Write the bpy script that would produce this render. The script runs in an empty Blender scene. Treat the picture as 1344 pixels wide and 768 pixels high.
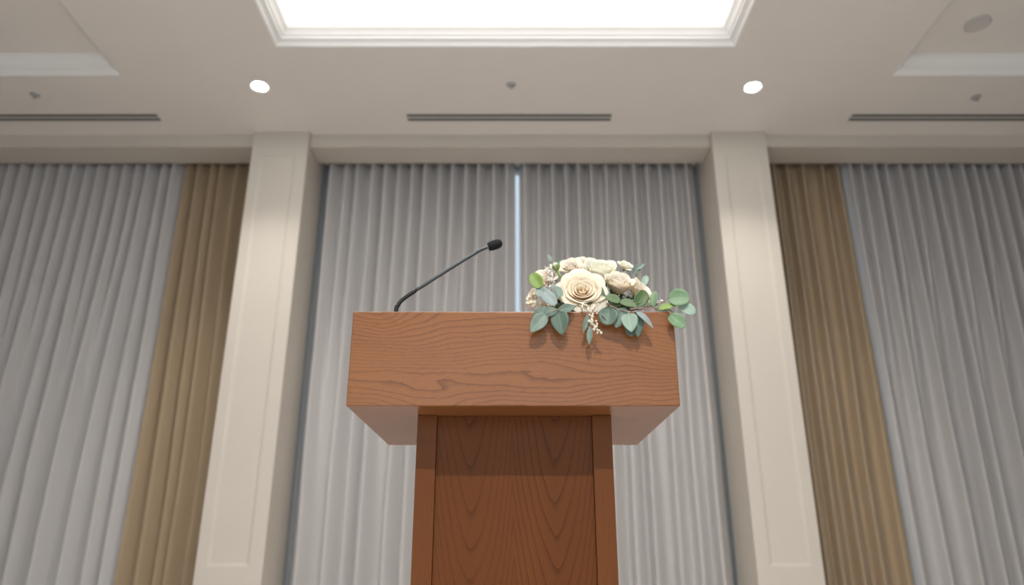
import bpy, math, random
from mathutils import Vector, Matrix, noise
random.seed(7)
C = bpy.context.scene.collection
PI = math.pi
# ---------------------------------------------------------------- camera model (used only to turn measured photo points into metres)
F = 970.0; TH = math.radians(19.85); CZ = 0.70
ct, st = math.cos(TH), math.sin(TH)
def P(px, py, Y):
    u, v = px-672.0, 384.0-py
    d = F*ct - v*st
    return Vector((u/d*Y, Y, CZ + (F*st+v*ct)/d*Y))

# ---------------------------------------------------------------- materials
def srgb(r, g, b):
    f = lambda c: (c/255/12.92) if c/255 <= 0.04045 else ((c/255+0.055)/1.055)**2.4
    return (f(r), f(g), f(b), 1)
def newmat(name):
    m = bpy.data.materials.new(name); m.use_nodes = True
    return m, m.node_tree, m.node_tree.nodes['Principled BSDF']
def N(nt, t, **kw):
    n = nt.nodes.new(t)
    for k, v in kw.items(): setattr(n, k, v)
    return n
def mth(nt, op, a, b=None, c=None):
    n = N(nt, 'ShaderNodeMath', operation=op)
    for i, x in enumerate((a, b, c)):
        if x is None: continue
        if isinstance(x, (int, float)): n.inputs[i].default_value = x
        else: nt.links.new(x, n.inputs[i])
    return n.outputs[0]
def simple(name, col, rough=0.6, metal=0.0, spec=0.5, bump=0.0, bscale=200, var=0.0, vscale=4, sss=0.0, sheen=0.0):
    m, nt, b = newmat(name)
    b.inputs['Base Color'].default_value = col
    b.inputs['Roughness'].default_value = rough
    b.inputs['Metallic'].default_value = metal
    b.inputs['Specular IOR Level'].default_value = spec
    if sheen: b.inputs['Sheen Weight'].default_value = sheen
    if sss:
        b.inputs['Subsurface Weight'].default_value = sss
        b.inputs['Subsurface Radius'].default_value = (1, .7, .4)
        b.inputs['Subsurface Scale'].default_value = 0.006
    tc = N(nt, 'ShaderNodeTexCoord')
    if var:
        no = N(nt, 'ShaderNodeTexNoise'); no.inputs['Scale'].default_value = vscale; no.inputs['Detail'].default_value = 4
        nt.links.new(tc.outputs['Object'], no.inputs['Vector'])
        mx = N(nt, 'ShaderNodeMix', data_type='RGBA')
        mx.inputs[6].default_value = tuple(c*(1-var) for c in col[:3])+(1,)
        mx.inputs[7].default_value = tuple(min(1, c*(1+var)) for c in col[:3])+(1,)
        nt.links.new(no.outputs['Fac'], mx.inputs[0]); nt.links.new(mx.outputs[2], b.inputs['Base Color'])
    if bump:
        no = N(nt, 'ShaderNodeTexNoise'); no.inputs['Scale'].default_value = bscale; no.inputs['Detail'].default_value = 3
        nt.links.new(tc.outputs['Object'], no.inputs['Vector'])
        bp = N(nt, 'ShaderNodeBump'); bp.inputs['Strength'].default_value = bump; bp.inputs['Distance'].default_value = 0.001
        nt.links.new(no.outputs['Fac'], bp.inputs['Height']); nt.links.new(bp.outputs['Normal'], b.inputs['Normal'])
    return m

def fabric(name, col, transl=0.15):
    m, nt, b = newmat(name)
    out = nt.nodes['Material Output']
    tc = N(nt, 'ShaderNodeTexCoord'); mp = N(nt, 'ShaderNodeMapping'); mp.inputs['Scale'].default_value = (220, 220, 60)
    no = N(nt, 'ShaderNodeTexNoise'); no.inputs['Scale'].default_value = 1.0; no.inputs['Detail'].default_value = 3
    nt.links.new(tc.outputs['Object'], mp.inputs[0]); nt.links.new(mp.outputs[0], no.inputs['Vector'])
    mx = N(nt, 'ShaderNodeMix', data_type='RGBA')
    mx.inputs[6].default_value = tuple(c*.94 for c in col[:3])+(1,); mx.inputs[7].default_value = tuple(c*1.05 for c in col[:3])+(1,)
    nt.links.new(no.outputs['Fac'], mx.inputs[0]); nt.links.new(mx.outputs[2], b.inputs['Base Color'])
    b.inputs['Roughness'].default_value = 0.75; b.inputs['Sheen Weight'].default_value = 0.15; b.inputs['Specular IOR Level'].default_value = 0.25
    tr = N(nt, 'ShaderNodeBsdfTranslucent'); nt.links.new(mx.outputs[2], tr.inputs[0])
    ms = N(nt, 'ShaderNodeMixShader'); ms.inputs[0].default_value = transl
    nt.links.new(b.outputs[0], ms.inputs[1]); nt.links.new(tr.outputs[0], ms.inputs[2]); nt.links.new(ms.outputs[0], out.inputs[0])
    return m

def wood(name, mode, light, dark, line, rough=0.34, linestr=0.55, spec=.38):
    """mode 'h': grain running along x; 'v': grain along z; 'c': two cathedral figures along z"""
    m, nt, b = newmat(name)
    tc = N(nt, 'ShaderNodeTexCoord'); sp = N(nt, 'ShaderNodeSeparateXYZ'); nt.links.new(tc.outputs['Object'], sp.inputs[0])
    X, Y, Z = sp.outputs
    def nz(scale, sc=1.0, det=2.0, rgh=.5):
        mp = N(nt, 'ShaderNodeMapping'); mp.inputs['Scale'].default_value = scale
        n = N(nt, 'ShaderNodeTexNoise'); n.inputs['Scale'].default_value = sc; n.inputs['Detail'].default_value = det; n.inputs['Roughness'].default_value = rgh
        nt.links.new(tc.outputs['Object'], mp.inputs[0]); nt.links.new(mp.outputs[0], n.inputs['Vector']); return n.outputs['Fac']
    if mode == 'h':
        across = mth(nt, 'ADD', Z, mth(nt, 'MULTIPLY', Y, 0.8))
        w1 = mth(nt, 'MULTIPLY', mth(nt, 'SUBTRACT', nz((3.2, 3.0, 7.0), 1, 1.5), .5), 0.155)
        w2 = mth(nt, 'MULTIPLY', mth(nt, 'SUBTRACT', nz((22, 22, 50), 1, 2), .5), 0.006)
        ph = mth(nt, 'MULTIPLY', mth(nt, 'ADD', mth(nt, 'ADD', across, w1), w2), 105.0)
        fib = nz((18, 900, 900), 1, 2); fine = nz((60, 700, 700), 1, 1)
        dens = nz((.8, 14, 14), 1, 1)
    elif mode == 'v':
        w1 = mth(nt, 'MULTIPLY', mth(nt, 'SUBTRACT', nz((9, 9, 1.6), 1, 2), .5), 0.05)
        ph = mth(nt, 'MULTIPLY', mth(nt, 'ADD', mth(nt, 'ADD', X, Y), w1), 150.0)
        fib = nz((900, 900, 18), 1, 2); fine = nz((700, 700, 60), 1, 1)
        dens = nz((14, 14, .8), 1, 1)
    else:
        w0 = mth(nt, 'MULTIPLY', mth(nt, 'SUBTRACT', nz((3, 3, 2), 1, 1), .5), 0.02)
        def d(x0):
            q = mth(nt, 'SUBTRACT', mth(nt, 'ADD', X, w0), x0); q = mth(nt, 'MULTIPLY', q, q); return mth(nt, 'ADD', mth(nt, 'MULTIPLY', q, 560.0), mth(nt, 'MULTIPLY', mth(nt, 'SQRT', mth(nt, 'ADD', q, .00002)), 20.0))
        mn = mth(nt, 'SMOOTH_MIN', d(-0.0865), d(0.0845), 0.25)
        w1 = mth(nt, 'MULTIPLY', mth(nt, 'SUBTRACT', nz((7, 7, 2.5), 1, 1), .5), 0.035)
        w2 = mth(nt, 'MULTIPLY', mth(nt, 'SUBTRACT', nz((50, 50, 10), 1, 2), .5), 0.006)
        q = mth(nt, 'SUBTRACT', mth(nt, 'MULTIPLY', Z, 13.5), mn)
        ph = mth(nt, 'ADD', q, mth(nt, 'MULTIPLY', mth(nt, 'ADD', w1, w2), 60.0))
        fib = nz((900, 900, 18), 1, 2); fine = nz((700, 700, 60), 1, 1)
        dens = nz((14, 14, .8), 1, 1)
    fr = mth(nt, 'FRACT', ph)
    # saw shape: slow darkening then a thin latewood line
    s = mth(nt, 'POWER', fr, 7.0)
    edge = mth(nt, 'SUBTRACT', 1.0, mth(nt, 'POWER', fr, 60.0))
    s = mth(nt, 'MULTIPLY', s, edge)
    lw = mth(nt, 'MULTIPLY', s, mth(nt, 'MULTIPLY_ADD', dens, 1.5, -0.12))
    lw = mth(nt, 'MULTIPLY', mth(nt, 'MAXIMUM', lw, 0.0), linestr)
    base = N(nt, 'ShaderNodeMix', data_type='RGBA'); base.inputs[6].default_value = dark; base.inputs[7].default_value = light
    big = nz((2.2, 5, 9) if mode == 'h' else (9, 9, 2.2), 1, 2)
    mixf = mth(nt, 'ADD', mth(nt, 'MULTIPLY', fib, .5), mth(nt, 'MULTIPLY_ADD', big, .9, -.2))
    nt.links.new(mixf, base.inputs[0]); base.clamp_factor = True
    c2 = N(nt, 'ShaderNodeMix', data_type='RGBA'); c2.inputs[7].default_value = line
    nt.links.new(base.outputs[2], c2.inputs[6]); nt.links.new(lw, c2.inputs[0])
    # pores
    po = mth(nt, 'MULTIPLY', mth(nt, 'GREATER_THAN', fine, .60), .16)
    c3 = N(nt, 'ShaderNodeMix', data_type='RGBA'); c3.inputs[7].default_value = line
    nt.links.new(c2.outputs[2], c3.inputs[6]); nt.links.new(po, c3.inputs[0])
    nt.links.new(c3.outputs[2], b.inputs['Base Color'])
    b.inputs['Roughness'].default_value = rough; b.inputs['Specular IOR Level'].default_value = spec
    bp = N(nt, 'ShaderNodeBump'); bp.inputs['Strength'].default_value = .12; bp.inputs['Distance'].default_value = .0006
    nt.links.new(fib, bp.inputs['Height']); nt.links.new(bp.outputs['Normal'], b.inputs['Normal'])
    return m

def leafmat(name, col, vein):
    m, nt, b = newmat(name)
    out = nt.nodes['Material Output']
    tc = N(nt, 'ShaderNodeTexCoord'); uv = N(nt, 'ShaderNodeSeparateXYZ'); nt.links.new(tc.outputs['UV'], uv.inputs[0])
    U, V = uv.outputs[0], uv.outputs[1]
    a = mth(nt, 'ABSOLUTE', mth(nt, 'SUBTRACT', U, .5))
    mid = mth(nt, 'LESS_THAN', a, .022)
    sv = mth(nt, 'FRACT', mth(nt, 'MULTIPLY', mth(nt, 'SUBTRACT', V, mth(nt, 'MULTIPLY', a, .75)), 7.0))
    side = mth(nt, 'MULTIPLY', mth(nt, 'LESS_THAN', sv, .10), .28)
    fac = mth(nt, 'MULTIPLY', mth(nt, 'MAXIMUM', mid, side), .42)
    no = N(nt, 'ShaderNodeTexNoise'); no.inputs['Scale'].default_value = 60; no.inputs['Detail'].default_value = 3
    nt.links.new(tc.outputs['Object'], no.inputs['Vector'])
    bs = N(nt, 'ShaderNodeMix', data_type='RGBA'); bs.inputs[6].default_value = tuple(c*.8 for c in col[:3])+(1,); bs.inputs[7].default_value = tuple(c*1.18 for c in col[:3])+(1,)
    nt.links.new(no.outputs['Fac'], bs.inputs[0])
    mx = N(nt, 'ShaderNodeMix', data_type='RGBA'); mx.inputs[7].default_value = vein
    nt.links.new(bs.outputs[2], mx.inputs[6]); nt.links.new(fac, mx.inputs[0])
    nt.links.new(mx.outputs[2], b.inputs['Base Color'])
    b.inputs['Roughness'].default_value = .5
    tr = N(nt, 'ShaderNodeBsdfTranslucent'); nt.links.new(mx.outputs[2], tr.inputs[0])
    ms = N(nt, 'ShaderNodeMixShader'); ms.inputs[0].default_value = .22
    nt.links.new(b.outputs[0], ms.inputs[1]); nt.links.new(tr.outputs[0], ms.inputs[2]); nt.links.new(ms.outputs[0], out.inputs[0])
    return m

def petalmat(name, rim, core):
    """petals blush at their base, pale at the lip (UV v runs base to lip)"""
    m, nt, b = newmat(name)
    out = nt.nodes['Material Output']
    tc = N(nt, 'ShaderNodeTexCoord'); uv = N(nt, 'ShaderNodeSeparateXYZ'); nt.links.new(tc.outputs['UV'], uv.inputs[0])
    r = N(nt, 'ShaderNodeValToRGB'); r.color_ramp.elements[0].position = .35; r.color_ramp.elements[0].color = core
    r.color_ramp.elements[1].position = .9; r.color_ramp.elements[1].color = rim
    nt.links.new(uv.outputs[1], r.inputs[0]); nt.links.new(r.outputs[0], b.inputs['Base Color'])
    b.inputs['Roughness'].default_value = .6; b.inputs['Specular IOR Level'].default_value = .25
    b.inputs['Subsurface Weight'].default_value = .25; b.inputs['Subsurface Radius'].default_value = (1, .75, .5); b.inputs['Subsurface Scale'].default_value = .004
    tr = N(nt, 'ShaderNodeBsdfTranslucent'); nt.links.new(r.outputs[0], tr.inputs[0])
    ms = N(nt, 'ShaderNodeMixShader'); ms.inputs[0].default_value = .42
    nt.links.new(b.outputs[0], ms.inputs[1]); nt.links.new(tr.outputs[0], ms.inputs[2]); nt.links.new(ms.outputs[0], out.inputs[0])
    return m

def emit(name, col, s):
    m, nt, b = newmat(name)
    b.inputs['Base Color'].default_value = (.8, .8, .8, 1)
    b.inputs['Emission Color'].default_value = col; b.inputs['Emission Strength'].default_value = s
    return m

M = {}
M['ceil'] = simple('ceiling_plaster', (.84, .79, .745, 1), .85, bump=.1, bscale=300, var=.02)
M['cream'] = simple('cream_paint', (.615, .56, .495, 1), .55, bump=.08, bscale=250, var=.02)
M['white'] = simple('white_moulding', (.88, .87, .85, 1), .5)
M['wall'] = simple('wall_paint', (.42, .40, .36, 1), .8, bump=.1)
M['carpet'] = simple('carpet', (.74, .70, .66, 1), .95, bump=.5, bscale=400, var=.12, vscale=30)
M['grey_fab'] = fabric('grey_sheer', (.55, .528, .52, 1), .06)
M['tan_fab'] = fabric('tan_drape', (.40, .30, .195, 1), .03)
cl, cd, cn = (.285, .115, .040, 1), (.195, .072, .023, 1), (.055, .018, .007, 1)
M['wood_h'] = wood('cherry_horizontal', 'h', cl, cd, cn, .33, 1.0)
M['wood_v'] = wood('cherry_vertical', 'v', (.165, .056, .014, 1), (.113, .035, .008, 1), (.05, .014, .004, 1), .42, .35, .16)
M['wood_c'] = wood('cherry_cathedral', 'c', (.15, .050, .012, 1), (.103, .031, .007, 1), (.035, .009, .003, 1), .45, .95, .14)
M['black'] = simple('black_metal', (.022, .025, .028, 1), .34, metal=.3)
M['gun'] = simple('gunmetal', (.075, .09, .10, 1), .3, metal=.6)
M['foam'] = simple('black_foam', (.010, .010, .012, 1), .95, bump=1, bscale=900)
M['ventmetal'] = simple('vent_metal', (.60, .57, .53, 1), .5)
M['dark'] = simple('vent_dark', (.07, .07, .068, 1), .9)
M['chrome'] = simple('satin_chrome', (.50, .50, .50, 1), .35, metal=.5)
M['grille'] = simple('pale_grille', (.50, .48, .46, 1), .6)
M['plast'] = simple('grey_plastic', (.62, .60, .57, 1), .5)
M['panel'] = emit('luminous_ceiling', (1, .97, .93, 1), 2.15)
M['lamp'] = emit('downlight_lamp', (.93, 1, .96, 1), 30)
M['alu'] = simple('window_metal', (.27, .28, .295, 1), .5)
g, nt, b = newmat('window_glass')
b.inputs['Transmission Weight'].default_value = 1; b.inputs['Roughness'].default_value = 0.0; b.inputs['IOR'].default_value = 1.02
b.inputs['Base Color'].default_value = (.9, .96, 1, 1)
M['glass'] = g
M['stem'] = simple('green_stem', (.17, .22, .08, 1), .6)
M['twig'] = simple('pink_twig', (.36, .21, .16, 1), .6)
M['foliage'] = simple('dark_foliage', (.05, .075, .03, 1), .7, var=.4, vscale=60)
M['l_sage'] = leafmat('leaf_sage', (.235, .315, .265, 1), (.50, .56, .48, 1))
M['l_deep'] = leafmat('leaf_deep', (.125, .195, .15, 1), (.32, .40, .31, 1))
M['l_green'] = leafmat('leaf_green', (.11, .19, .075, 1), (.26, .36, .16, 1))
M['l_bright'] = leafmat('leaf_bright', (.24, .37, .08, 1), (.42, .52, .22, 1))
M['l_blue'] = leafmat('leaf_blue', (.33, .41, .40, 1), (.58, .62, .58, 1))
M['l_pale'] = leafmat('leaf_pale', (.36, .49, .40, 1), (.66, .72, .62, 1))
M['l_mid'] = leafmat('leaf_mid', (.20, .33, .18, 1), (.46, .54, .40, 1))
M['p_blush'] = petalmat('petal_blush', (.99, .92, .78, 1), (.99, .80, .58, 1))
M['p_cream'] = petalmat('petal_cream', (.97, .93, .85, 1), (.97, .84, .68, 1))
M['p_white'] = petalmat('petal_white', (.97, .96, .88, 1), (.95, .92, .68, 1))
M['p_outer'] = petalmat('petal_outer', (.99, .94, .81, 1), (.98, .88, .68, 1))
M['sepal'] = simple('sepal_green', (.24, .33, .10, 1), .6)
M['berry'] = simple('pale_berry', (.72, .69, .58, 1), .5)
M['filler'] = simple('lilac_blossom', (.76, .74, .72, 1), .7, sss=.1)
M['fillcream'] = simple('cream_blossom', (.86, .78, .62, 1), .7, sss=.1)

# ---------------------------------------------------------------- mesh helpers
class MB:
    def __init__(s): s.v = []; s.f = []; s.uv = []
    def add(s, vs, fs, uvs=None):
        o = len(s.v); s.v += [tuple(x) for x in vs]; s.f += [tuple(i+o for i in q) for q in fs]
        s.uv += (uvs if uvs else [(0, 0)]*len(vs))
    def box(s, x0, x1, y0, y1, z0, z1):
        s.add([(x, y, z) for x in (x0, x1) for y in (y0, y1) for z in (z0, z1)],
              [(0, 1, 3, 2), (4, 6, 7, 5), (0, 4, 5, 1), (2, 3, 7, 6), (0, 2, 6, 4), (1, 5, 7, 3)])
    def tube(s, pts, rads, n=12, cap=True):
        pts = [Vector(p) for p in pts]; m = len(pts); vs = []; fs = []
        t0 = (pts[1]-pts[0]).normalized(); nrm = t0.orthogonal().normalized()
        for i, p in enumerate(pts):
            t = (pts[min(i+1, m-1)]-pts[max(i-1, 0)]).normalized()
            nrm = (nrm - t*nrm.dot(t)).normalized(); bn = t.cross(nrm)
            r = rads[i] if isinstance(rads, (list, tuple)) else rads
            for k in range(n):
                a = 2*PI*k/n; vs.append(p + nrm*math.cos(a)*r + bn*math.sin(a)*r)
        for i in range(m-1):
            for k in range(n):
                a, b_ = i*n+k, i*n+(k+1) % n; fs.append((a, b_, b_+n, a+n))
        if cap: fs.append(tuple(range(n))[::-1]); fs.append(tuple(range((m-1)*n, m*n)))
        s.add(vs, fs)
    def sphere(s, c, r, nu=10, nv=7, sc=(1, 1, 1), lump=0, seed=0):
        c = Vector(c); vs = [c+Vector((0, 0, r*sc[2]))]; fs = []
        for j in range(1, nv):
            for i in range(nu):
                a, b_ = 2*PI*i/nu, PI*j/nv
                d = Vector((math.cos(a)*math.sin(b_), math.sin(a)*math.sin(b_), math.cos(b_)))
                k = 1+lump*noise.noise(d*2.3+Vector((seed, seed*1.7, 0)))
                vs.append(c+Vector((d.x*sc[0], d.y*sc[1], d.z*sc[2]))*r*k)
        vs.append(c-Vector((0, 0, r*sc[2]))); L = len(vs)-1
        for i in range(nu):
            fs.append((0, 1+i, 1+(i+1) % nu)); fs.append((L, L-nu+(i+1) % nu, L-nu+i))
            for j in range(nv-2):
                a, b_ = 1+j*nu+i, 1+j*nu+(i+1) % nu; fs.append((a, a+nu, b_+nu, b_))
        s.add(vs, fs)
    def lathe(s, prof, c, n=32):
        vs = []; fs = []; m = len(prof)
        for r, z in prof:
            for k in range(n):
                a = 2*PI*k/n; vs.append((c[0]+r*math.cos(a), c[1]+r*math.sin(a), c[2]+z))
        for i in range(m-1):
            for k in range(n):
                a, b_ = i*n+k, i*n+(k+1) % n; fs.append((a, b_, b_+n, a+n))
        fs.append(tuple(range(n))[::-1]); fs.append(tuple(range((m-1)*n, m*n)))
        s.add(vs, fs)
    def build(s, name, mat, parent=None, smooth=False, bevel=0, solid=0, sub=0, origin=None):
        if origin is None: origin = Vector((0, 0, 0))
        else: origin = Vector(origin)
        me = bpy.data.meshes.new(name)
        me.from_pydata([tuple(Vector(v)-origin) for v in s.v], [], s.f); me.validate(); 
        import bmesh
        bm = bmesh.new(); bm.from_mesh(me); bmesh.ops.recalc_face_normals(bm, faces=bm.faces) if not solid else None
        uvl = bm.loops.layers.uv.new('UVMap'); bm.verts.ensure_lookup_table()
        for fc in bm.faces:
            fc.smooth = smooth
            for lp in fc.loops: lp[uvl].uv = s.uv[lp.vert.index]
        bm.to_mesh(me); bm.free()
        o = bpy.data.objects.new(name, me); C.objects.link(o)
        o.location = origin
        me.materials.append(mat)
        if parent: o.parent = parent; o.location = origin - (parent.matrix_world.translation if parent.parent is None else WORLD.get(parent, Vector((0,0,0))))
        WORLD[o] = origin.copy()
        if bevel:
            md = o.modifiers.new('bevel', 'BEVEL'); md.width = bevel; md.segments = 3; md.limit_method = 'ANGLE'; md.angle_limit = .6; md.harden_normals = False
        if solid:
            md = o.modifiers.new('solid', 'SOLIDIFY'); md.thickness = solid; md.offset = 0
        if sub:
            md = o.modifiers.new('sub', 'SUBSURF'); md.levels = sub; md.render_levels = sub
        return o
WORLD = {}
def thing(name, label, cat, loc=(0, 0, 0), group=None):
    o = bpy.data.objects.new(name, None); C.objects.link(o); o.location = loc
    o.matrix_world = Matrix.Translation(Vector(loc)); WORLD[o] = Vector(loc); o.empty_display_size = .05
    o['label'] = label; o['category'] = cat
    if group: o['group'] = group
    return o
def tag(o, label, cat, group=None):
    o['label'] = label; o['category'] = cat
    if group: o['group'] = group
    return o
def struct(o): o['kind'] = 'structure'; return o

# ---------------------------------------------------------------- room shell
ZC = 4.0
RX, RY0, RY1 = 7.0, -4.0, 5.85
TR = [(-1.618, 1.530, -0.60, 4.19), (-5.9, -2.83, -0.60, 4.51), (2.75, 5.9, -0.60, 4.51)]   # tray openings
m = MB(); m.box(-RX, RX, RY0, RY1, -.1, 0); struct(m.build('floor', M['carpet']))
m = MB()
xs = sorted({-RX, RX, *[t[0] for t in TR], *[t[1] for t in TR]}); ys = sorted({RY0, RY1+.15, -.60, 4.19, 4.51})
for i in range(len(xs)-1):
    for j in range(len(ys)-1):
        cx, cy = (xs[i]+xs[i+1])/2, (ys[j]+ys[j+1])/2
        if any(t[0] < cx < t[1] and t[2] < cy < t[3] for t in TR): continue
        m.add([(xs[i], ys[j], ZC), (xs[i+1], ys[j], ZC), (xs[i+1], ys[j+1], ZC), (xs[i], ys[j+1], ZC)], [(0, 3, 2, 1)])
for t in TR[1:]:
    m.add([(t[0], t[2], ZC+.12), (t[1], t[2], ZC+.12), (t[1], t[3], ZC+.12), (t[0], t[3], ZC+.12)], [(0, 3, 2, 1)])
# closed slab above so that no daylight leaks in
m.box(-RX-.1, RX+.1, RY0-.1, RY1+.3, ZC+.14, ZC+.24)
struct(m.build('ceiling', M['ceil']))
def crown(t, name):
    prof = [(.0, .000), (.006, .001), (.010, .004), (.022, .020), (.040, .032), (.050, .034), (.052, .048), (.062, .052),
            (.070, .066), (.084, .084), (.092, .088), (.094, .100), (.100, .102), (.100, .122)]
    m = MB(); vs = []; fs = []
    for i, h in prof:
        vs += [(t[0]+i, t[2]+i, ZC+h), (t[1]-i, t[2]+i, ZC+h), (t[1]-i, t[3]-i, ZC+h), (t[0]+i, t[3]-i, ZC+h)]
    for a in range(len(prof)-1):
        for k in range(4): fs.append((a*4+k, a*4+(k+1) % 4, a*4+4+(k+1) % 4, a*4+4+k))
    m.add(vs, fs); o = m.build(name, M['white'], solid=.003); struct(o)
for k, t in enumerate(TR): crown(t, 'trim_%d' % (k+1))
# luminous panel filling the central tray
t = TR[0]
lp = thing('ceiling_light_panel', 'large glowing white panel filling the middle ceiling tray', 'ceiling light', ((t[0]+t[1])/2, (t[2]+t[3])/2, ZC+.118))
m = MB(); m.box(t[0]+.102, t[1]-.102, t[2]+.102, t[3]-.102, ZC+.112, ZC+.122); m.build('diffuser', M['panel'], lp)

fw = [(-6.0, -2.4), (-1.8, 1.8), (2.4, 6.0)]  # unseen window openings behind the camera, added to let in fill light
m = MB(); m.box(-RX-.1, RX+.1, RY0-.1, RY0, 3.2, ZC+.14); m.box(-RX-.1, RX+.1, RY0-.1, RY0, 0, .3)
for a_, b_ in ((-RX-.1, -6.0), (-2.4, -1.8), (1.8, 2.4), (6.0, RX+.1)): m.box(a_, b_, RY0-.1, RY0, .3, 3.2)
struct(m.build('wall_front', M['wall']))
for n_, (a_, b_) in enumerate(fw):
    m = MB()
    for q_ in (a_, (a_+b_)/2-.03, b_-.06): m.box(q_, q_+.06, RY0-.08, RY0-.03, .3, 3.2)
    for z_ in (.3, 3.14): m.box(a_+.061, b_-.061, RY0-.075, RY0-.035, z_, z_+.06)
    struct(m.build('window_%d' % (n_+4), M['white']))  # unseen window frame, added to go with the fill lamp
    l = bpy.data.lights.new('added_cool_fill', 'AREA'); l.shape = 'RECTANGLE'; l.size = 3.6; l.size_y = 2.9; l.energy = 46 if n_ == 1 else 3; l.color = (.80, .91, 1)  # area lamp added behind the camera to brighten the room with cool fill
    lo = bpy.data.objects.new('added_cool_fill', l); C.objects.link(lo); lo.location = ((a_+b_)/2, RY0-.15, 1.75); lo.rotation_euler = (PI/2, 0, 0)
for nm, bx in (('wall_left', (-RX-.1, -RX, RY0, RY1, 0, ZC+.14)), ('wall_right', (RX, RX+.1, RY0, RY1, 0, ZC+.14))):
    m = MB(); m.box(*bx); struct(m.build(nm, M['wall']))
# window wall: piers behind the pilasters
PL = (-2.11, -1.659); PR = (1.629, 2.072)
BY = [(-5.50, PL[0]), (PL[1], PR[0]), (PR[1], 5.46)]
m = MB()
m.box(-RX, BY[0][0], 5.72, RY1+.1, 0, ZC+.14); m.box(BY[2][1], RX, 5.72, RY1+.1, 0, ZC+.14)
m.box(PL[0], PL[1], 5.72, RY1+.1, 0, ZC); m.box(PR[0], PR[1], 5.72, RY1+.1, 0, ZC)
for x0, x1 in BY: m.box(x0, x1, RY1-.008, RY1+.1, 3.985, ZC+.14)
struct(m.build('wall_back', M['wall']))
for n, (x0, x1) in enumerate(BY):
    m = MB(); y0, y1 = 5.80, 5.84
    k = 4; w = (x1-x0)/k
    for i in range(k+1):
        if i == k//2: continue
        c = x0+w*i; a, b_ = max(x0, c-(.12 if i == k else .03)), min(x1, c+(.12 if i == 0 else .03)); m.box(a, b_, y0, y1, 0.0, 3.985)
    for z in (0.0, 3.95): m.box(x0+.121, x1-.121, y0+.005, y1-.005, z, z+.034)
    fr = struct(m.build('window_%d' % (n+1), M['alu']))
    m = MB(); m.box(x0+.03, x1-.03, 5.815, 5.823, .06, 3.95); m.build('glass_pane', M['glass'], fr)

def pilaster(x0, x1, name, lx, rx):
    """box shaft whose front carries two recessed panels with bevelled edges"""
    yf, yb = 5.25, 5.72; zs = [(0.16, 0.50), (0.655, 3.79)]; a, b_ = x0+lx, x1-rx
    m = MB()
    m.add([(x0, yf, 0), (x0, yb, 0), (x0, yb, ZC), (x0, yf, ZC)], [(0, 3, 2, 1)])
    m.add([(x1, yf, 0), (x1, yb, 0), (x1, yb, ZC), (x1, yf, ZC)], [(0, 1, 2, 3)])
    def q(xa, xb, za, zb, y=yf): m.add([(xa, y, za), (xb, y, za), (xb, y, zb), (xa, y, zb)], [(0, 1, 2, 3)])
    q(x0, a, 0, ZC); q(b_, x1, 0, ZC)
    zc = [0]+[z for p in zs for z in p]+[ZC]
    for i in range(0, len(zc), 2): q(a, b_, zc[i], zc[i+1])
    for za, zb in zs:
        rings = [(0, 0), (.005, .003), (.012, .004), (.018, .009)]
        vs = []; fs = []
        for i, d in rings: vs += [(a+i, yf+d, za+i), (b_-i, yf+d, za+i), (b_-i, yf+d, zb-i), (a+i, yf+d, zb-i)]
        for r in range(len(rings)-1):
            for k in range(4): fs.append((r*4+k, r*4+(k+1) % 4, r*4+4+(k+1) % 4, r*4+4+k))
        L = (len(rings)-1)*4; fs.append((L, L+1, L+2, L+3)); m.add(vs, fs)
    me = m.build(name, M['cream'], solid=0); struct(me)
    mb = MB(); mb.box(x0-.012, x1+.012, yf-.014, yf-.001, 0, .12); return me
pilaster(*PL, 'trim_4', .074, .094); pilaster(*PR, 'trim_5', .090, .074)
for k, (x0, x1) in enumerate(BY):
    m = MB(); m.box(x0+.0005, x1-.0005, 5.30, 5.57, 3.885, ZC-.0005); struct(m.build('trim_%d' % (6+k), M['cream'], bevel=.004))
# outer pilasters closing the side bays (beyond the frame)
for k, (x0, x1) in enumerate(((-5.95, -5.50), (5.46, 5.91))):
    m = MB(); m.box(x0, x1, 5.25, 5.719, 0, ZC-.0005); struct(m.build('trim_%d' % (9+k), M['cream']))

# ---------------------------------------------------------------- curtains
def ridges(x0, x1, s, keep, rnd, jit=.10):
    """every pleat: x at the heading, x near the floor, its weight at the heading and near the floor"""
    n = max(1, round((x1-x0)/s)); w = (x1-x0)/n; acc = 0; kept = []
    for i in range(n):
        acc += keep
        if acc >= 1 or i in (0, n-1): acc = max(0, acc-1); kept.append(i)
    out = []
    for i in range(n):
        xt = x0+w*(i+.5+rnd.uniform(-jit, jit))
        if i in kept:
            k = kept.index(i); wb = (x1-x0)/len(kept)
            out.append((xt, .55*(x0+wb*(k+.5))+.45*xt+rnd.uniform(-.10, .10)*wb, rnd.uniform(.8, 1.1), rnd.uniform(.75, 1.1)))
        else:
            nb = min(kept, key=lambda q: abs(q-i)); out.append((xt, x0+(x1-x0)/len(kept)*(kept.index(nb)+.5+(.3 if i > nb else -.3)), rnd.uniform(.8, 1.05), .04))
    return out
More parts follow.
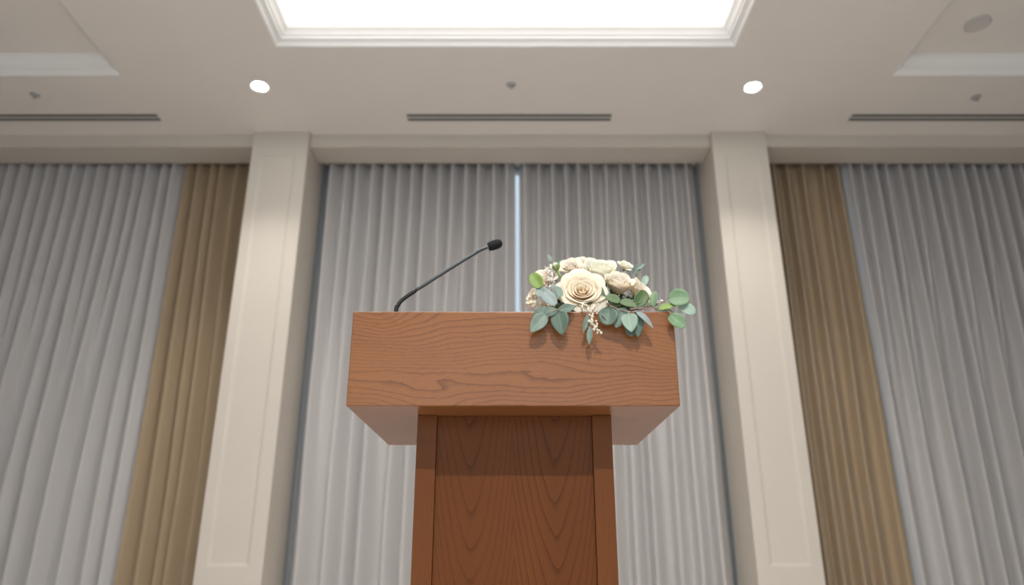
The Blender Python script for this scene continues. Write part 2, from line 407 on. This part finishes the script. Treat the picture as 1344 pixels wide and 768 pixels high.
def curtain(x0, x1, R, mat, label, seed, yc=5.735, amp=.125, wt=.032, wb=.045, step=.0055, zsw=3.0, bamp=.125):
    nx = int((x1-x0)/step); nz = 46; m = MB(); vs = []; uvs = []; fs = []; bend = {}
    for j in range(nz+1):
        z = .012+(3.975-.012)*j/nz
        t = min(1, max(0, (3.85-z)/zsw)); t = t*t*(3-2*t)
        pos = [(a*(1-t)+b_*t+noise.noise(Vector((k*3.1, z*.8, seed)))*.012*t, (p*(1-t)*amp+q*t*bamp)) for k, (a, b_, p, q) in enumerate(R)]
        w = wt*(1-t)+wb*t
        for i in range(nx+1):
            x = x0+(x1-x0)*i/nx; h = 0; dx = 0
            for c, a in pos:
                d = x-c
                if abs(d) > .16: continue
                q = d/(w*(.75 if d < 0 else 1.2)); e = math.exp(-q*q); h = max(h, a*e)+.12*min(h, a*e); dx += -e*a*.16
            ed = min(1, (x-x0)/.02, (x1-x)/.02)
            vs.append((x+dx*ed, yc-h+noise.noise(Vector((x*6, z*1.1, seed+9)))*.010, z)); uvs.append((i/nx, j/nz))
    for j in range(nz):
        for i in range(nx):
            a = j*(nx+1)+i; fs.append((a, a+1, a+nx+2, a+nx+1))
    m.add(vs, fs, uvs); o = m.build('curtain', mat, smooth=True, solid=.002, origin=((x0+x1)/2, yc, 0)); tag(o, label, 'curtain'); return o
KX = lambda px: (px-672)/857*5.62
KB = lambda px: (px-672)/1042.8*5.62
r = random.Random(3)
curtain(-1.600, .028, ridges(-1.60, .028, .115, .76, r), M['grey_fab'],
        'pale grey pleated curtain behind the microphone, left half of the middle window', 11)
curtain(.062, 1.585, ridges(.062, 1.585, .115, .76, r), M['grey_fab'],
        'pale grey pleated curtain behind the flowers, right half of the middle window', 12)
curtain(-5.45, KX(243)-.036, ridges(-5.45, KX(243)-.036, .107, .60, r), M['grey_fab'],
        'wide pale grey pleated curtain left of the tan curtain at the far left', 13)
curtain(KX(1107)+.03, 5.41, ridges(KX(1107)+.03, 5.41, .107, .60, r), M['grey_fab'],
        'wide pale grey pleated curtain right of the tan curtain at the far right', 14)
curtain(KX(243)-.01, -2.125, [(KX(a_), KB(b_), .9, w_) for a_, b_, w_ in ((247, 152, .8), (262, 180, 1), (280, 203, .9), (292, 219, .9), (312, 243, .9))], M['tan_fab'],
        'tan curtain hanging against the left cream pilaster', 15, yc=5.73, amp=.125, bamp=.125, wt=.030, wb=.042)
curtain(2.085, KX(1107)+.01, [(KX(a_), KB(b_), .9, w_) for a_, b_, w_ in ((1018, 1092, .8), (1036, 1112, .9), (1056, 1138, 1), (1082, 1166, .9), (1102, 1199, .8))], M['tan_fab'],
        'tan curtain hanging against the right cream pilaster', 16, yc=5.73, amp=.125, bamp=.125, wt=.030, wb=.042)

# ---------------------------------------------------------------- ceiling fittings
def vent(x0, x1, label):
    y0, y1 = 4.990, 5.092
    o = thing('air_vent', label, 'air vent', ((x0+x1)/2, 5.04, ZC), 'slot vents in the ceiling')
    fm = MB(); fw = .007
    for a, q_ in ((y0, y0+fw), ((y0+y1)/2-.012, (y0+y1)/2+.012), (y1-fw, y1)): fm.box(x0, x1, a, q_, ZC-.007, ZC-.0005)
    fm.box(x0, x0+fw, y0+fw, y1-fw, ZC-.0068, ZC-.0006); fm.box(x1-fw, x1, y0+fw, y1-fw, ZC-.0068, ZC-.0006)
    fm.build('frame', M['ventmetal'], o)
    for a, b_ in ((y0+fw, (y0+y1)/2-.012), ((y0+y1)/2+.012, y1-fw)):
        sm = MB(); sm.box(x0+fw, x1-fw, a, b_, ZC-.003, ZC-.0012); sl = sm.build('slot', M['dark'], o)
        bm_ = MB(); c = (a+b_)/2; bm_.add([(x0+fw, c-.006, ZC-.0032), (x1-fw, c-.006, ZC-.0032), (x1-fw, c+.006, ZC-.0062), (x0+fw, c+.006, ZC-.0062)], [(0, 1, 2, 3)])
        bm_.build('blade', M['dark'], sl, solid=.001)
vent(-.834, .790, 'slim double slot air vent centred in the ceiling above the middle window')
vent(-4.45, -2.795, 'slim double slot air vent in the ceiling at the far left')
vent(2.680, 4.33, 'slim double slot air vent in the ceiling at the far right')

def downlight(x, y, label, on=True, power=0, spot=None, cone=95):
    o = thing('downlight', label, 'downlight', (x, y, ZC), 'recessed ceiling downlights')
    m = MB(); m.lathe([(.060, 0), (.074, -.001), (.076, -.005), (.070, -.008), (.062, -.006), (.060, -.002)], (x, y, ZC-.0005), 32); m.build('trim_ring', M['white'], o, smooth=True)
    m = MB(); m.lathe([(.001, -.0045), (.040, -.0045), (.057, -.0015), (.0575, 0)], (x, y, ZC-.0006), 32); m.build('lamp', M['lamp'], o, smooth=True)
    if power:
        l = bpy.data.lights.new('downlight_beam', 'SPOT'); l.energy = power; l.spot_size = math.radians(cone); l.spot_blend = .95; l.shadow_soft_size = .038; l.color = (1, .95, .88)
        lo = bpy.data.objects.new('downlight_beam', l); C.objects.link(lo); lo.location = (0, 0, -.02); lo.parent = o
        if spot: lo.rotation_euler = (Vector(spot)-Vector((x, y, ZC))).to_track_quat('-Z', 'Y').to_euler()
a = P(341, 113, 1); a = a-Vector((0, 0, CZ)); a *= (ZC-CZ)/a.z
b2 = P(988, 114, 1); b2 = b2-Vector((0, 0, CZ)); b2 *= (ZC-CZ)/b2.z
downlight(a.x, a.y, 'small bright round downlight above the left pilaster', power=74, cone=90)
downlight(b2.x, b2.y, 'small bright round downlight above the right pilaster', power=74, cone=90)
downlight(.20, -1.10, 'round downlight behind the viewpoint, middle of the row beyond the tray', power=400, spot=(.1, 1.6, 1.0))
for x_, y_, lb_ in ((-1.9, -1.10, 'added round downlight behind the viewpoint, left of the row beyond the tray'), (1.8, -1.10, 'added round downlight behind the viewpoint, right of the row beyond the tray'),
                    (-1.9, -2.7, 'added round downlight left of centre near the front wall'), (1.8, -2.7, 'added round downlight right of centre near the front wall')):
    downlight(x_, y_, lb_, power=240, cone=62)  # unseen extra downlights, added so the floor bounces light onto the ceiling

def sprinkler(px, py, label):
    d = P(px, py, 1)-Vector((0, 0, CZ)); d *= (ZC-CZ)/d.z; x, y = d.x, d.y
    o = thing('sprinkler_head', label, 'sprinkler', (x, y, ZC), 'fire sprinklers in the ceiling')
    m = MB(); m.lathe([(.034, .0005), (.036, -.003), (.028, -.007), (.014, -.010), (.012, -.012)], (x, y, ZC-.0005), 24); m.build('escutcheon', M['chrome'], o, smooth=True)
    m = MB(); m.tube([(x, y, ZC-.012), (x, y, ZC-.024)], .005, 10)
    for s in (-1, 1): m.tube([(x+s*.006, y, ZC-.014), (x+s*.013, y, ZC-.020), (x+s*.003, y, ZC-.028)], .0020, 8)
    m.build('body', M['chrome'], o, smooth=True)
    m = MB(); m.lathe([(.004, -.027), (.013, -.028), (.013, -.030), (.003, -.0305)], (x, y, ZC), 20); m.build('deflector', M['chrome'], o)
sprinkler(671, 111, 'small grey sprinkler head above the middle slot vent')
sprinkler(46, 124, 'small grey sprinkler head above the left slot vent')
sprinkler(1281, 127, 'small grey sprinkler head above the right slot vent')
for px, py, lb in ((1283, 30, 'round grey disc speaker inside the dim right ceiling tray'),):
    zt = ZC+.12; d = P(px, py, 1)-Vector((0, 0, CZ)); d *= (zt-CZ)/d.z
    o = thing('ceiling_speaker', lb, 'speaker', (d.x, d.y, zt))
    m = MB(); m.lathe([(.064, 0), (.080, -.002), (.082, -.010), (.074, -.014), (.066, -.012)], (d.x, d.y, zt-.0005), 36); m.build('rim', M['plast'], o, smooth=True)
    m = MB(); m.lathe([(.0655, -.002), (.0655, -.009), (.040, -.012), (.001, -.0125)], (d.x, d.y, zt), 36); m.build('grille', M['grille'], o, smooth=True)

# ---------------------------------------------------------------- lectern
D0 = 1.426; ZT = CZ+.4737; ZB = CZ+.2803; XL, XR = -.3229, .3275; D1 = 1.951
lec = thing('lectern', 'reddish brown wooden lectern with a wide box top on a narrow panelled column', 'lectern', (0, 1.7, 0))
m = MB(); th = .022
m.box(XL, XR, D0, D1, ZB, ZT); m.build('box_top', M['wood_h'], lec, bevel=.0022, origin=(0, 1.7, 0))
sx0, sx1, sy0, sy1 = -.1945, .2045, 1.520, 1.80
pc = .004
SW = .040
for x0, x1 in ((sx0, sx0+SW), (sx1-SW, sx1)):
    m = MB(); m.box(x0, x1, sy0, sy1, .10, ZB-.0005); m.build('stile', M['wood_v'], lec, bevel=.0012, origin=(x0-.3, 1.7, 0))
m = MB(); m.box(sx0+SW+.0004, sx1-SW-.0004, sy0+.010, sy1-.01, .10, ZB-.0006)
# panel local origin puts the two cathedral figures at x = -0.0865 and +0.0845
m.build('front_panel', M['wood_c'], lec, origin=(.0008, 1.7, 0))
m = MB(); m.box(sx0-.05, sx1+.05, sy0-.06, sy1+.10, 0, .10); m.build('plinth', M['wood_h'], lec, bevel=.003, origin=(0, 1.7, 0))

# ---------------------------------------------------------------- microphone
YM = 1.74
pix = [(519.3, 412), (519.8, 407.8), (522.2, 401.5), (526, 395.8), (532.8, 390), (545, 381.8), (578, 360.8), (605, 343.8), (622, 333.6), (630, 328.6), (641.5, 323.8)]
P0 = P(519, 412, YM)
mic = thing('gooseneck_microphone', 'slim black gooseneck microphone standing on the lectern top', 'microphone', (P0.x, YM, ZT))
m = MB(); m.lathe([(.0005, 0), (.028, 0), (.028, .004), (.024, .008), (.010, .011), (.008, .020), (.0005, .020)], (P0.x, YM, ZT+.0004), 28); m.build('mounting_base', M['black'], mic, smooth=True)
def cat(pts, n=8):
    out = []; q = [pts[0]*2-pts[1]]+pts+[pts[-1]*2-pts[-2]]
    for i in range(1, len(q)-2):
        for k in range(n):
            t = k/n; a, b_, c, d = q[i-1], q[i], q[i+1], q[i+2]
            out.append(.5*((2*b_)+(c-a)*t+(2*a-5*b_+4*c-d)*t*t+(3*b_-a-3*c+d)*t**3))
    return out+[pts[-1]]
pp = [P(x, y, YM) for x, y in pix]; base = Vector((P0.x, YM, ZT+.018)); 
low = cat([base]+[p for p in pp[1:6] if p.z > base.z+.004])
m = MB(); rr = [.0051+.0004*math.sin(i*2.4) for i in range(len(low))]
m.tube(low, rr, 14); m.build('flexible_neck', M['black'], mic, smooth=True)
m = MB(); m.tube(cat(pp[5:]), .0042, 14); m.build('stem', M['gun'], mic, smooth=True)
ha, hb = P(640.5, 324.4, YM), P(658.8, 318.4, YM); ax = (hb-ha).normalized(); L = (hb-ha).length
m = MB(); m.tube([ha-ax*.002, ha+ax*.006], .0052, 14); m.build('capsule_collar', M['chrome'], mic, smooth=True)
prof = [(0, .0070), (.02, .0100), (.10, .0118), (.3, .0130), (.6, .0131), (.8, .0116), (.92, .0085), (.985, .0045), (1.0, .0012)]
m = MB(); m.tube([ha+ax*L*(a_*1.02) for a_, _ in prof], [b_*.97 for _, b_ in prof], 24); m.build('foam_windscreen', M['foam'], mic, smooth=True)

# ---------------------------------------------------------------- flower arrangement
AO = Vector((P(778, 400, 1.52).x, 1.52, ZT))
arr = thing('flower_arrangement', 'low arrangement of cream roses and eucalyptus on the right end of the lectern', 'flower arrangement', AO)
m = MB(); m.sphere(AO+Vector((0, .015, .030)), .045, 22, 14, (2.0, .95, .95), .10, 2); m.build('moss_base', M['foliage'], arr, smooth=True, origin=AO)
rnd = random.Random(21)
# small dark filler foliage round the base
m = MB()
for k in range(260):
    a = rnd.uniform(0, 2*PI); e = rnd.uniform(.05, 1.1)
    d = Vector((math.cos(a)*math.cos(e), math.sin(a)*math.cos(e), math.sin(e)))
    c = AO+Vector((d.x*.092, d.y*.050+.010, .020+d.z*.066)); t_ = (d+Vector((rnd.uniform(-.6, .6), rnd.uniform(-.6, .6), rnd.uniform(-.4, .8)))).normalized()
    s_ = t_.orthogonal().normalized(); s_ = Matrix.Rotation(rnd.uniform(0, 6.28), 3, t_) @ s_; Lh = rnd.uniform(.010, .020); w = Lh*.3
    m.add([c, c+t_*Lh*.5+s_*w, c+t_*Lh, c+t_*Lh*.5-s_*w], [(0, 1, 2, 3)])
m.build('filler_foliage', M['foliage'], arr, origin=AO)

def petal_grid(th0, hw, Rt, Ht, curl, tip, rnd, r0=.08, p=.55, nu=10, nv=9, zb=0.0):
    vs = []; uvs = []; fs = []; s0 = rnd.uniform(0, 50)
    for j in range(nv+1):
        v = j/nv
        for i in range(nu+1):
            u = -1+2*i/nu
            ve = v*(1-(.20+.10*tip)*abs(u)**2.0+tip*.14*(1-abs(u))**1.2)
            wid = hw*(.35+.65*math.sin(min(1, ve*1.25)*PI/2))
            a = th0+u*wid
            rho = r0+(Rt-r0)*ve**p
            z = zb+(Ht-zb)*ve**1.25
            c = max(0, ve-.72)/.28
            rho += curl*(c**1.6)*.30*(1+.5*abs(u)); z -= curl*(c**2)*.16*(1+.7*abs(u)**2)
            rho *= 1+.05*abs(u)**3
            nz_ = noise.noise(Vector((a*2.2, v*2.5, s0)))
            rho += nz_*.038*(.3+v)*min(1, Rt*1.6); z += noise.noise(Vector((a*3.5, v*3, s0+9)))*.05*v
            vs.append(Vector((rho*math.cos(a), rho*math.sin(a), z))); uvs.append((i/nu, v))
    for j in range(nv):
        for i in range(nu):
            q = j*(nu+1)+i; fs.append((q, q+1, q+nu+2, q+nu+1))
    return vs, fs, uvs
def rose(c, axis, R, spin, inner_mat, outer_mat, name='rose', n_in=13, n_out=7, openness=1.0, seed=0, sep=True, depth=1.0, tight=.62):
    rnd = random.Random(seed); c = Vector(c); ax = Vector(axis).normalized()
    q = ax.to_track_quat('Z', 'Y').to_matrix() @ Matrix.Rotation(spin, 3, 'Z')
    hgt = .95*depth
    tf = lambda v: c + q @ ((v-Vector((0, 0, .42*depth)))*R)
    m = MB()
    for i in range(n_in):
        t = i/(n_in-1); Rt = .07+tight*t**.95; Ht = hgt*(.86-.07*t)
        vs, fs, uvs = petal_grid(i*2.399+rnd.uniform(-.2, .2), 1.9-.85*t, Rt, Ht+rnd.uniform(-.02, .03), .10+.30*t*openness, .1, rnd, r0=.05, p=.42)
        m.add([tf(v) for v in vs], fs, uvs)
    o = m.build(name, inner_mat, arr, smooth=True, solid=R*.018, sub=1, origin=c)
    for i in range(n_out):
        t = i/max(1, n_out-1); m2 = MB()
        Rt = (tight+.08)+(.92-tight-.10)*t*openness; Ht = hgt*(.77-.24*t*openness)
        vs, fs, uvs = petal_grid(1.0+i*2.399*(1 if n_out > 5 else .9)+rnd.uniform(-.15, .15), .98-.14*t, Rt, Ht, (.42+.38*t)*openness, .9, rnd, p=.5)
        m2.add([tf(v) for v in vs], fs, uvs); m2.build('petal', outer_mat, o, smooth=True, solid=R*.020, sub=1, origin=c)
    if sep:
        m3 = MB(); m3.tube([tf(Vector((0, 0, -.02))), tf(Vector((0, 0, -.14))), tf(Vector((0, 0, -.30)))], [R*.20, R*.15, R*.05], 10)
        for k in range(5):
            a = k*2*PI/5; d = Vector((math.cos(a), math.sin(a), 0)); e = Vector((-math.sin(a), math.cos(a), 0))
            m3.add([tf(d*.16+e*.10-Vector((0, 0, .04))), tf(d*.16-e*.10-Vector((0, 0, .04))), tf(d*.48-e*.06+Vector((0, 0, .02))), tf(d*.72-Vector((0, 0, .08))), tf(d*.48+e*.06+Vector((0, 0, .02)))], [(0, 1, 2, 3, 4)])
        m3.build('calyx', M['sepal'], o, smooth=True, origin=c)
    return o
def lab(o, s): o['label'] = s; return o
lab(rose(P(764, 383, 1.462), (-.03, -1, .30), .050, .3, M['p_blush'], M['p_outer'], n_in=15, n_out=9, seed=1, depth=.75, tight=.68), 'large open cream rose with a peach centre')
lab(rose(P(788, 357, 1.545), (.05, -.70, .72), .044, 1.1, M['p_white'], M['p_white'], n_in=12, n_out=6, seed=3, openness=.55, depth=1.35, tight=.72), 'ivory white rose at the top')
lab(rose(P(812, 373, 1.500), (.12, -.72, .62), .034, 2.0, M['p_cream'], M['p_outer'], n_in=12, n_out=6, seed=3, openness=.5, depth=1.45, tight=.72), 'half open blush rose')
lab(rose(P(841, 382, 1.525), (.60, -.55, .50), .035, .6, M['p_cream'], M['p_outer'], n_in=8, n_out=6, seed=4, openness=.9, depth=1.1), 'blush rose turned away to the right')
lab(rose(P(749, 351, 1.535), (-.15, -.85, .50), .0275, .5, M['p_cream'], M['p_outer'], n_in=12, n_out=8, seed=5, openness=.8), 'small ruffled blush rose')
lab(rose(P(716, 364, 1.525), (-.45, -.70, .55), .030, 1.5, M['p_cream'], M['p_cream'], n_in=6, n_out=6, seed=6, openness=1.0, depth=1.2), 'white rose seen from its side')
lab(rose(P(699, 388, 1.500), (-.70, -.60, .25), .0175, .5, M['p_cream'], M['p_outer'], name='spray_rose', n_in=8, n_out=4, seed=7, openness=.5), 'small cream spray rose')
lab(rose(P(821, 349, 1.560), (.25, -.65, .6), .0185, .5, M['p_white'], M['p_white'], name='spray_rose', n_in=9, n_out=6, seed=8, openness=.9), 'small cream spray rose')
lab(rose(P(762, 345, 1.585), (-.1, -.65, .7), .024, .2, M['p_cream'], M['p_cream'], name='spray_rose', n_in=7, n_out=5, seed=9, openness=.7), 'small cream spray rose')
# bud
def bud(c, axis, R, seed):
    c = Vector(c); ax = Vector(axis).normalized(); q = ax.to_track_quat('Z', 'Y').to_matrix(); m = MB(); rnd = random.Random(seed)
    for i in range(6):
        vs, fs, uvs = petal_grid(i*2.4, 1.5, .25+.09*i, 1.5-.03*i, -.25, .2, rnd, p=.30)
        m.add([c+q@(v*R) for v in vs], fs, uvs)
    o = m.build('rose_bud', M['p_white'], arr, smooth=True, solid=R*.03, sub=1, origin=c)
    m = MB()
    for k in range(5):
        vs, fs, uvs = petal_grid(k*2*PI/5, .60, .82, .85, .0, 1.5, rnd, p=.32, nu=6, nv=6)
        m.add([c+q@(v*R) for v in vs], fs, uvs)
    m.tube([c+q@Vector((0, 0, .1))*R, c-ax*R*2.2+Vector((.004, 0, -.01))], [R*.30, R*.12], 8)
    m.build('calyx', M['sepal'], o, smooth=True, solid=R*.04, origin=c)
bud(P(731.5, 354, 1.50), (-.36, -.1, .95), .0108, 3)

# leaves: base point, tip point, width; outline by kind
def leaf(parent, b_, t_, w, kind, mat, face=(0, -1, .12), cup=.14, bend=.06, attach=None):
    """b_, t_ = base and tip in metres, w = full width, face = direction the blade looks to"""
    b_ = Vector(b_); t_ = Vector(t_); ln = (t_-b_).length; Lx = (t_-b_).normalized()
    nrm = Vector(face); nrm = (nrm-Lx*nrm.dot(Lx)).normalized(); S = Lx.cross(nrm).normalized()
    nv, nu = 14, 8; vs = []; uvs = []; fs = []
    for j in range(nv+1):
        v = j/nv
        if kind == 'round': hw = math.sqrt(max(0, 1-(2*v-1)**2))**.92*(1+.03*math.sin(v*5))
        elif kind == 'ovate': hw = (math.sin(PI*v**.80))**.75 if v < 1 else 0
        elif kind == 'heart': hw = (math.sin(PI*v**.66))**.70 if v < 1 else 0
        else: hw = (math.sin(PI*v**1.05))**1.1 if v < 1 else 0
        hw = max(hw, .012)*w/2
        for i in range(nu+1):
            u = -1+2*i/nu
            rip = noise.noise(Vector((v*4, u*2, ln*900)))*.05*w
            p = b_+Lx*ln*v+S*u*hw+nrm*(-cup*w*(1-abs(u)**1.5)*math.sin(PI*min(1, v+.05))+bend*ln*math.sin(PI*v)*1.5+rip*abs(u))
            vs.append(p); uvs.append((i/nu, v))
    for j in range(nv):
        for i in range(nu):
            q = j*(nu+1)+i; fs.append((q, q+1, q+nu+2, q+nu+1))
    m = MB(); m.add(vs, fs, uvs)
    if attach is not None:
        m.tube([Vector(attach), (Vector(attach)+b_)/2+Vector((0, 0, .001)), b_+Lx*ln*.06], .00065, 6)
    o = m.build('leaf', mat, parent, smooth=True, solid=.0004, origin=b_); return o
def sprig(path, leaves, mat='stem', rad=.0012):
    pts = cat([P(*p) for p in path], 5); m = MB(); n = len(pts)
    m.tube(pts, [rad*(1.15-.5*i/(n-1)) for i in range(n)], 8); o = m.build('eucalyptus_stem', M[mat], arr, smooth=True, origin=pts[0])
    for lf in leaves:
        b_, t_, w, kind, mt = lf[:5]; kw = lf[5] if len(lf) > 5 else {}
        B = P(*b_); T = P(*t_); at = min(pts, key=lambda q: (q-B).length)
        leaf(o, B, T, w/925*B.y, kind, M[mt], attach=at, **kw)
YH = 1.404
# draping to the front left
sprig([(748, 396, 1.50), (737, 402, 1.44), (731, 407, 1.412), (722, 409, 1.402)],
      [((722, 404, YH+.012), (698, 422, YH+.010), 19, 'ovate', 'l_deep', {'face': (-.1, -1, .5)}),
       ((717, 412, YH), (696, 436.5, YH), 20, 'ovate', 'l_sage', {'face': (.15, -1, .3)}),
       ((731, 405, YH+.006), (712, 417, YH+.004), 15, 'ovate', 'l_deep', {'face': (.0, -1, .55)}),
       ((733, 408, YH), (738, 440, YH), 24, 'heart', 'l_deep', {'face': (-.2, -1, .1)}),
       ((733, 409, YH+.008), (756, 402, YH+.010), 15, 'ovate', 'l_deep', {'face': (.1, -1, .4)})], 'twig')
# left cluster above the edge
sprig([(745, 395, 1.49), (732, 388, 1.455), (716, 380, 1.44), (708, 376, 1.44)],
      [((709, 378, 1.432), (698, 359, 1.44), 18, 'round', 'l_bright', {'face': (-.15, -1, .1)}),
       ((719, 389, 1.430), (703, 379, 1.436), 17, 'ovate', 'l_blue', {'face': (0, -1, .2)}),
       ((712, 382, 1.424), (729, 401, 1.420), 18, 'round', 'l_blue', {'face': (.1, -1, .3)}),
       ((735, 391, 1.434), (728, 375, 1.440), 14, 'round', 'l_sage', {'face': (.3, -1, .1)})])
sprig([(738, 385, 1.50), (728, 362, 1.535), (723, 345, 1.55)],
      [((725, 345, 1.55), (719, 334, 1.555), 6, 'slim', 'l_sage'), ((727, 352, 1.55), (737, 340, 1.565), 7, 'slim', 'l_deep')])
# narrow hanging leaves
sprig([(776, 398, 1.47), (773, 405, 1.424), (771, 412, 1.406)],
      [((771, 411, YH), (764.5, 438, YH), 8, 'slim', 'l_sage', {'face': (.5, -1, 0)}),
       ((775, 426, YH-.001), (773.5, 454, YH), 8, 'slim', 'l_sage', {'face': (-.3, -1, 0)})])
# centre right draping
sprig([(790, 392, 1.50), (799, 400, 1.44), (812, 406, 1.412), (826, 409, 1.402), (834, 410, 1.400)],
      [((799, 403, YH+.004), (797, 427, YH), 25, 'round', 'l_deep', {'face': (-.2, -1, .25)}),
       ((790, 406, YH+.010), (803, 424, YH+.004), 14, 'ovate', 'l_sage', {'face': (.3, -1, .25)}),
       ((820, 404, YH+.006), (808, 431, YH), 20, 'ovate', 'l_deep', {'face': (-.1, -1, .2)}),
       ((824.5, 411, YH-.006), (829, 436, YH-.004), 22, 'heart', 'l_pale', {'face': (-.1, -1, .3)}),
       ((826, 426, YH+.008), (829, 442, YH+.008), 14, 'round', 'l_deep', {'face': (.1, -1, 0)}),
       ((836, 408, YH+.004), (837, 443, YH+.002), 16, 'ovate', 'l_deep', {'face': (.2, -1, .15)}),
       ((834.5, 408.5, YH-.004), (857.5, 431, YH-.004), 11, 'ovate', 'l_blue', {'face': (.4, -1, .5)})], 'twig')
# upper right greens
sprig([(788, 396, 1.49), (800, 394, 1.455), (818, 396, 1.440), (834, 398, 1.440), (848, 396, 1.445)],
      [((814, 396, 1.432), (795, 389, 1.436), 15, 'round', 'l_green', {'face': (0, -1, .45)}),
       ((813, 395, 1.428), (837, 403, 1.424), 15, 'ovate', 'l_green', {'face': (0, -1, .5)}),
       ((836, 402, 1.440), (847, 382, 1.446), 19, 'round', 'l_green', {'face': (.15, -1, 0)}),
       ((857, 404, 1.440), (860, 382, 1.445), 10, 'round', 'l_mid', {'face': (-.5, -1, 0)}),
       ((797, 390, 1.450), (791, 376, 1.46), 13, 'round', 'l_deep', {'face': (.3, -1, 0)})])
sprig([(833, 385, 1.55), (838, 362, 1.585), (842, 350, 1.595)],
      [((833, 355, 1.59), (846, 346, 1.60), 8, 'slim', 'l_sage'), ((838, 352, 1.60), (830, 360, 1.58), 9, 'ovate', 'l_deep'),
       ((844, 376, 1.57), (849, 362, 1.58), 9, 'round', 'l_pale')])
# the spray reaching out to the right end
sprig([(826, 407, 1.47), (846, 405.5, 1.44), (862, 404, 1.432), (872, 405, 1.425), (879, 410, 1.418), (884, 415, 1.414)],
      [((878.5, 413, 1.412), (899, 430, 1.408), 20, 'round', 'l_mid', {'face': (.1, -1, .1)}),
       ((864, 405, 1.428), (887, 401, 1.424), 11, 'ovate', 'l_bright', {'face': (0, -1, .5)}),
       ((861, 407, 1.440), (883, 409, 1.432), 7, 'ovate', 'l_green', {'face': (0, -1, .5)})], 'twig', .0011)
sprig([(850, 405, 1.45), (860, 399.5, 1.442), (872, 394.5, 1.435), (878, 392, 1.43)],
      [((877, 391.5, 1.426), (905.5, 390.5, 1.420), 25, 'round', 'l_mid', {'face': (0, -1, .1)}),
       ((891, 401, 1.430), (913, 411, 1.420), 16, 'round', 'l_pale', {'face': (.0, -1, .0), 'cup': .05})], 'twig', .0009)

# hanging berries
def berries(path, n, spread, seed, r=.0021):
    rnd = random.Random(seed); pts = cat([P(*p) for p in path], 6); m = MB(); m.tube(pts, .0006, 6)
    cs = []
    for k in range(n):
        q = pts[int((k+.5)/n*len(pts))]; c = q+Vector((rnd.uniform(-1, 1), rnd.uniform(-.6, .1), rnd.uniform(-1, 1)))*spread
        m.tube([q, (q+c)/2+Vector((0, 0, .0008)), c], .00035, 5); cs.append(c)
    o = m.build('berry_sprig', M['twig'], arr, smooth=True, origin=pts[0])
    for c in cs:
        rb = r*rnd.uniform(.75, 1.15); m = MB(); m.sphere(c, rb, 10, 7, (1, 1, 1.05))
        m.build('berry', M['berry'], o, smooth=True, origin=c)
berries([(766, 402, 1.425), (772, 411, 1.404), (777, 420, 1.400), (782, 429, 1.399), (785, 434, 1.399)], 34, .0066, 4, .0026)
berries([(783, 399, 1.43), (784, 404, 1.41), (783, 412, 1.404)], 6, .003, 5, .0019)

def blossoms(path, n, spread, seed, mat, size=.0034):
    """tiny five-petalled florets crowding a short stem"""
    rnd = random.Random(seed); pts = cat([P(*p) for p in path], 6); m = MB(); m.tube(pts, .0008, 6)
    o = m.build('filler_sprig', M['stem'], arr, smooth=True, origin=pts[0]); m = MB()
    for k in range(n):
        q = pts[int((k+.5)/n*len(pts))]; d = Vector((rnd.gauss(0, 1), -abs(rnd.gauss(0, 1))-.2, rnd.gauss(0, 1))).normalized(); c = q+d*spread*rnd.uniform(.5, 1)
        s_ = d.orthogonal().normalized(); u_ = d.cross(s_); sz = size*rnd.uniform(.7, 1.2)
        for a in range(5):
            an = a*2*PI/5+k; e = s_*math.cos(an)+u_*math.sin(an); f_ = s_*math.cos(an+1.57)+u_*math.sin(an+1.57)
            m.add([c, c+e*sz*.6+f_*sz*.42+d*sz*.25, c+e*sz*1.05+d*sz*.5, c+e*sz*.6-f_*sz*.42+d*sz*.25], [(0, 1, 2, 3)])
        m.sphere(c+d*sz*.1, sz*.22, 6, 4)
    m.build('blossoms', M[mat], o, origin=pts[0])
blossoms([(735, 392, 1.47), (725, 378, 1.465), (722, 362, 1.49), (721, 350, 1.52)], 70, .009, 6, 'filler')
blossoms([(722, 402, 1.46), (708, 400, 1.455), (694, 400, 1.46)], 75, .0095, 7, 'fillcream', .0038)
blossoms([(714, 374, 1.50), (703, 384, 1.48), (697, 396, 1.47)], 26, .008, 8, 'fillcream')
blossoms([(842, 406, 1.46), (850, 402, 1.46), (857, 400, 1.455), (868, 398, 1.45)], 48, .008, 9, 'filler', .0028)
blossoms([(764, 400, 1.45), (770, 405, 1.42)], 14, .006, 10, 'fillcream')

# ---------------------------------------------------------------- light from outside and camera
w = bpy.data.worlds.new('World'); bpy.context.scene.world = w; w.use_nodes = True
bg = w.node_tree.nodes['Background']; bg.inputs[0].default_value = (.76, .87, .97, 1); bg.inputs[1].default_value = 0.72

cam = bpy.data.cameras.new('Camera'); co = bpy.data.objects.new('Camera', cam); C.objects.link(co)
co.location = (0, 0, CZ); co.rotation_euler = (PI/2+TH, 0, 0)
cam.sensor_width = 36; cam.lens = F/1344*36; cam.clip_start = .01
cam.dof.use_dof = True; cam.dof.focus_distance = 1.58; cam.dof.aperture_fstop = 2.6
S = bpy.context.scene; S.camera = co
S.view_settings.view_transform = 'Standard'; S.view_settings.look = 'None'; S.view_settings.gamma = 1; S.view_settings.use_curve_mapping = False
S.view_settings.exposure = 0.3
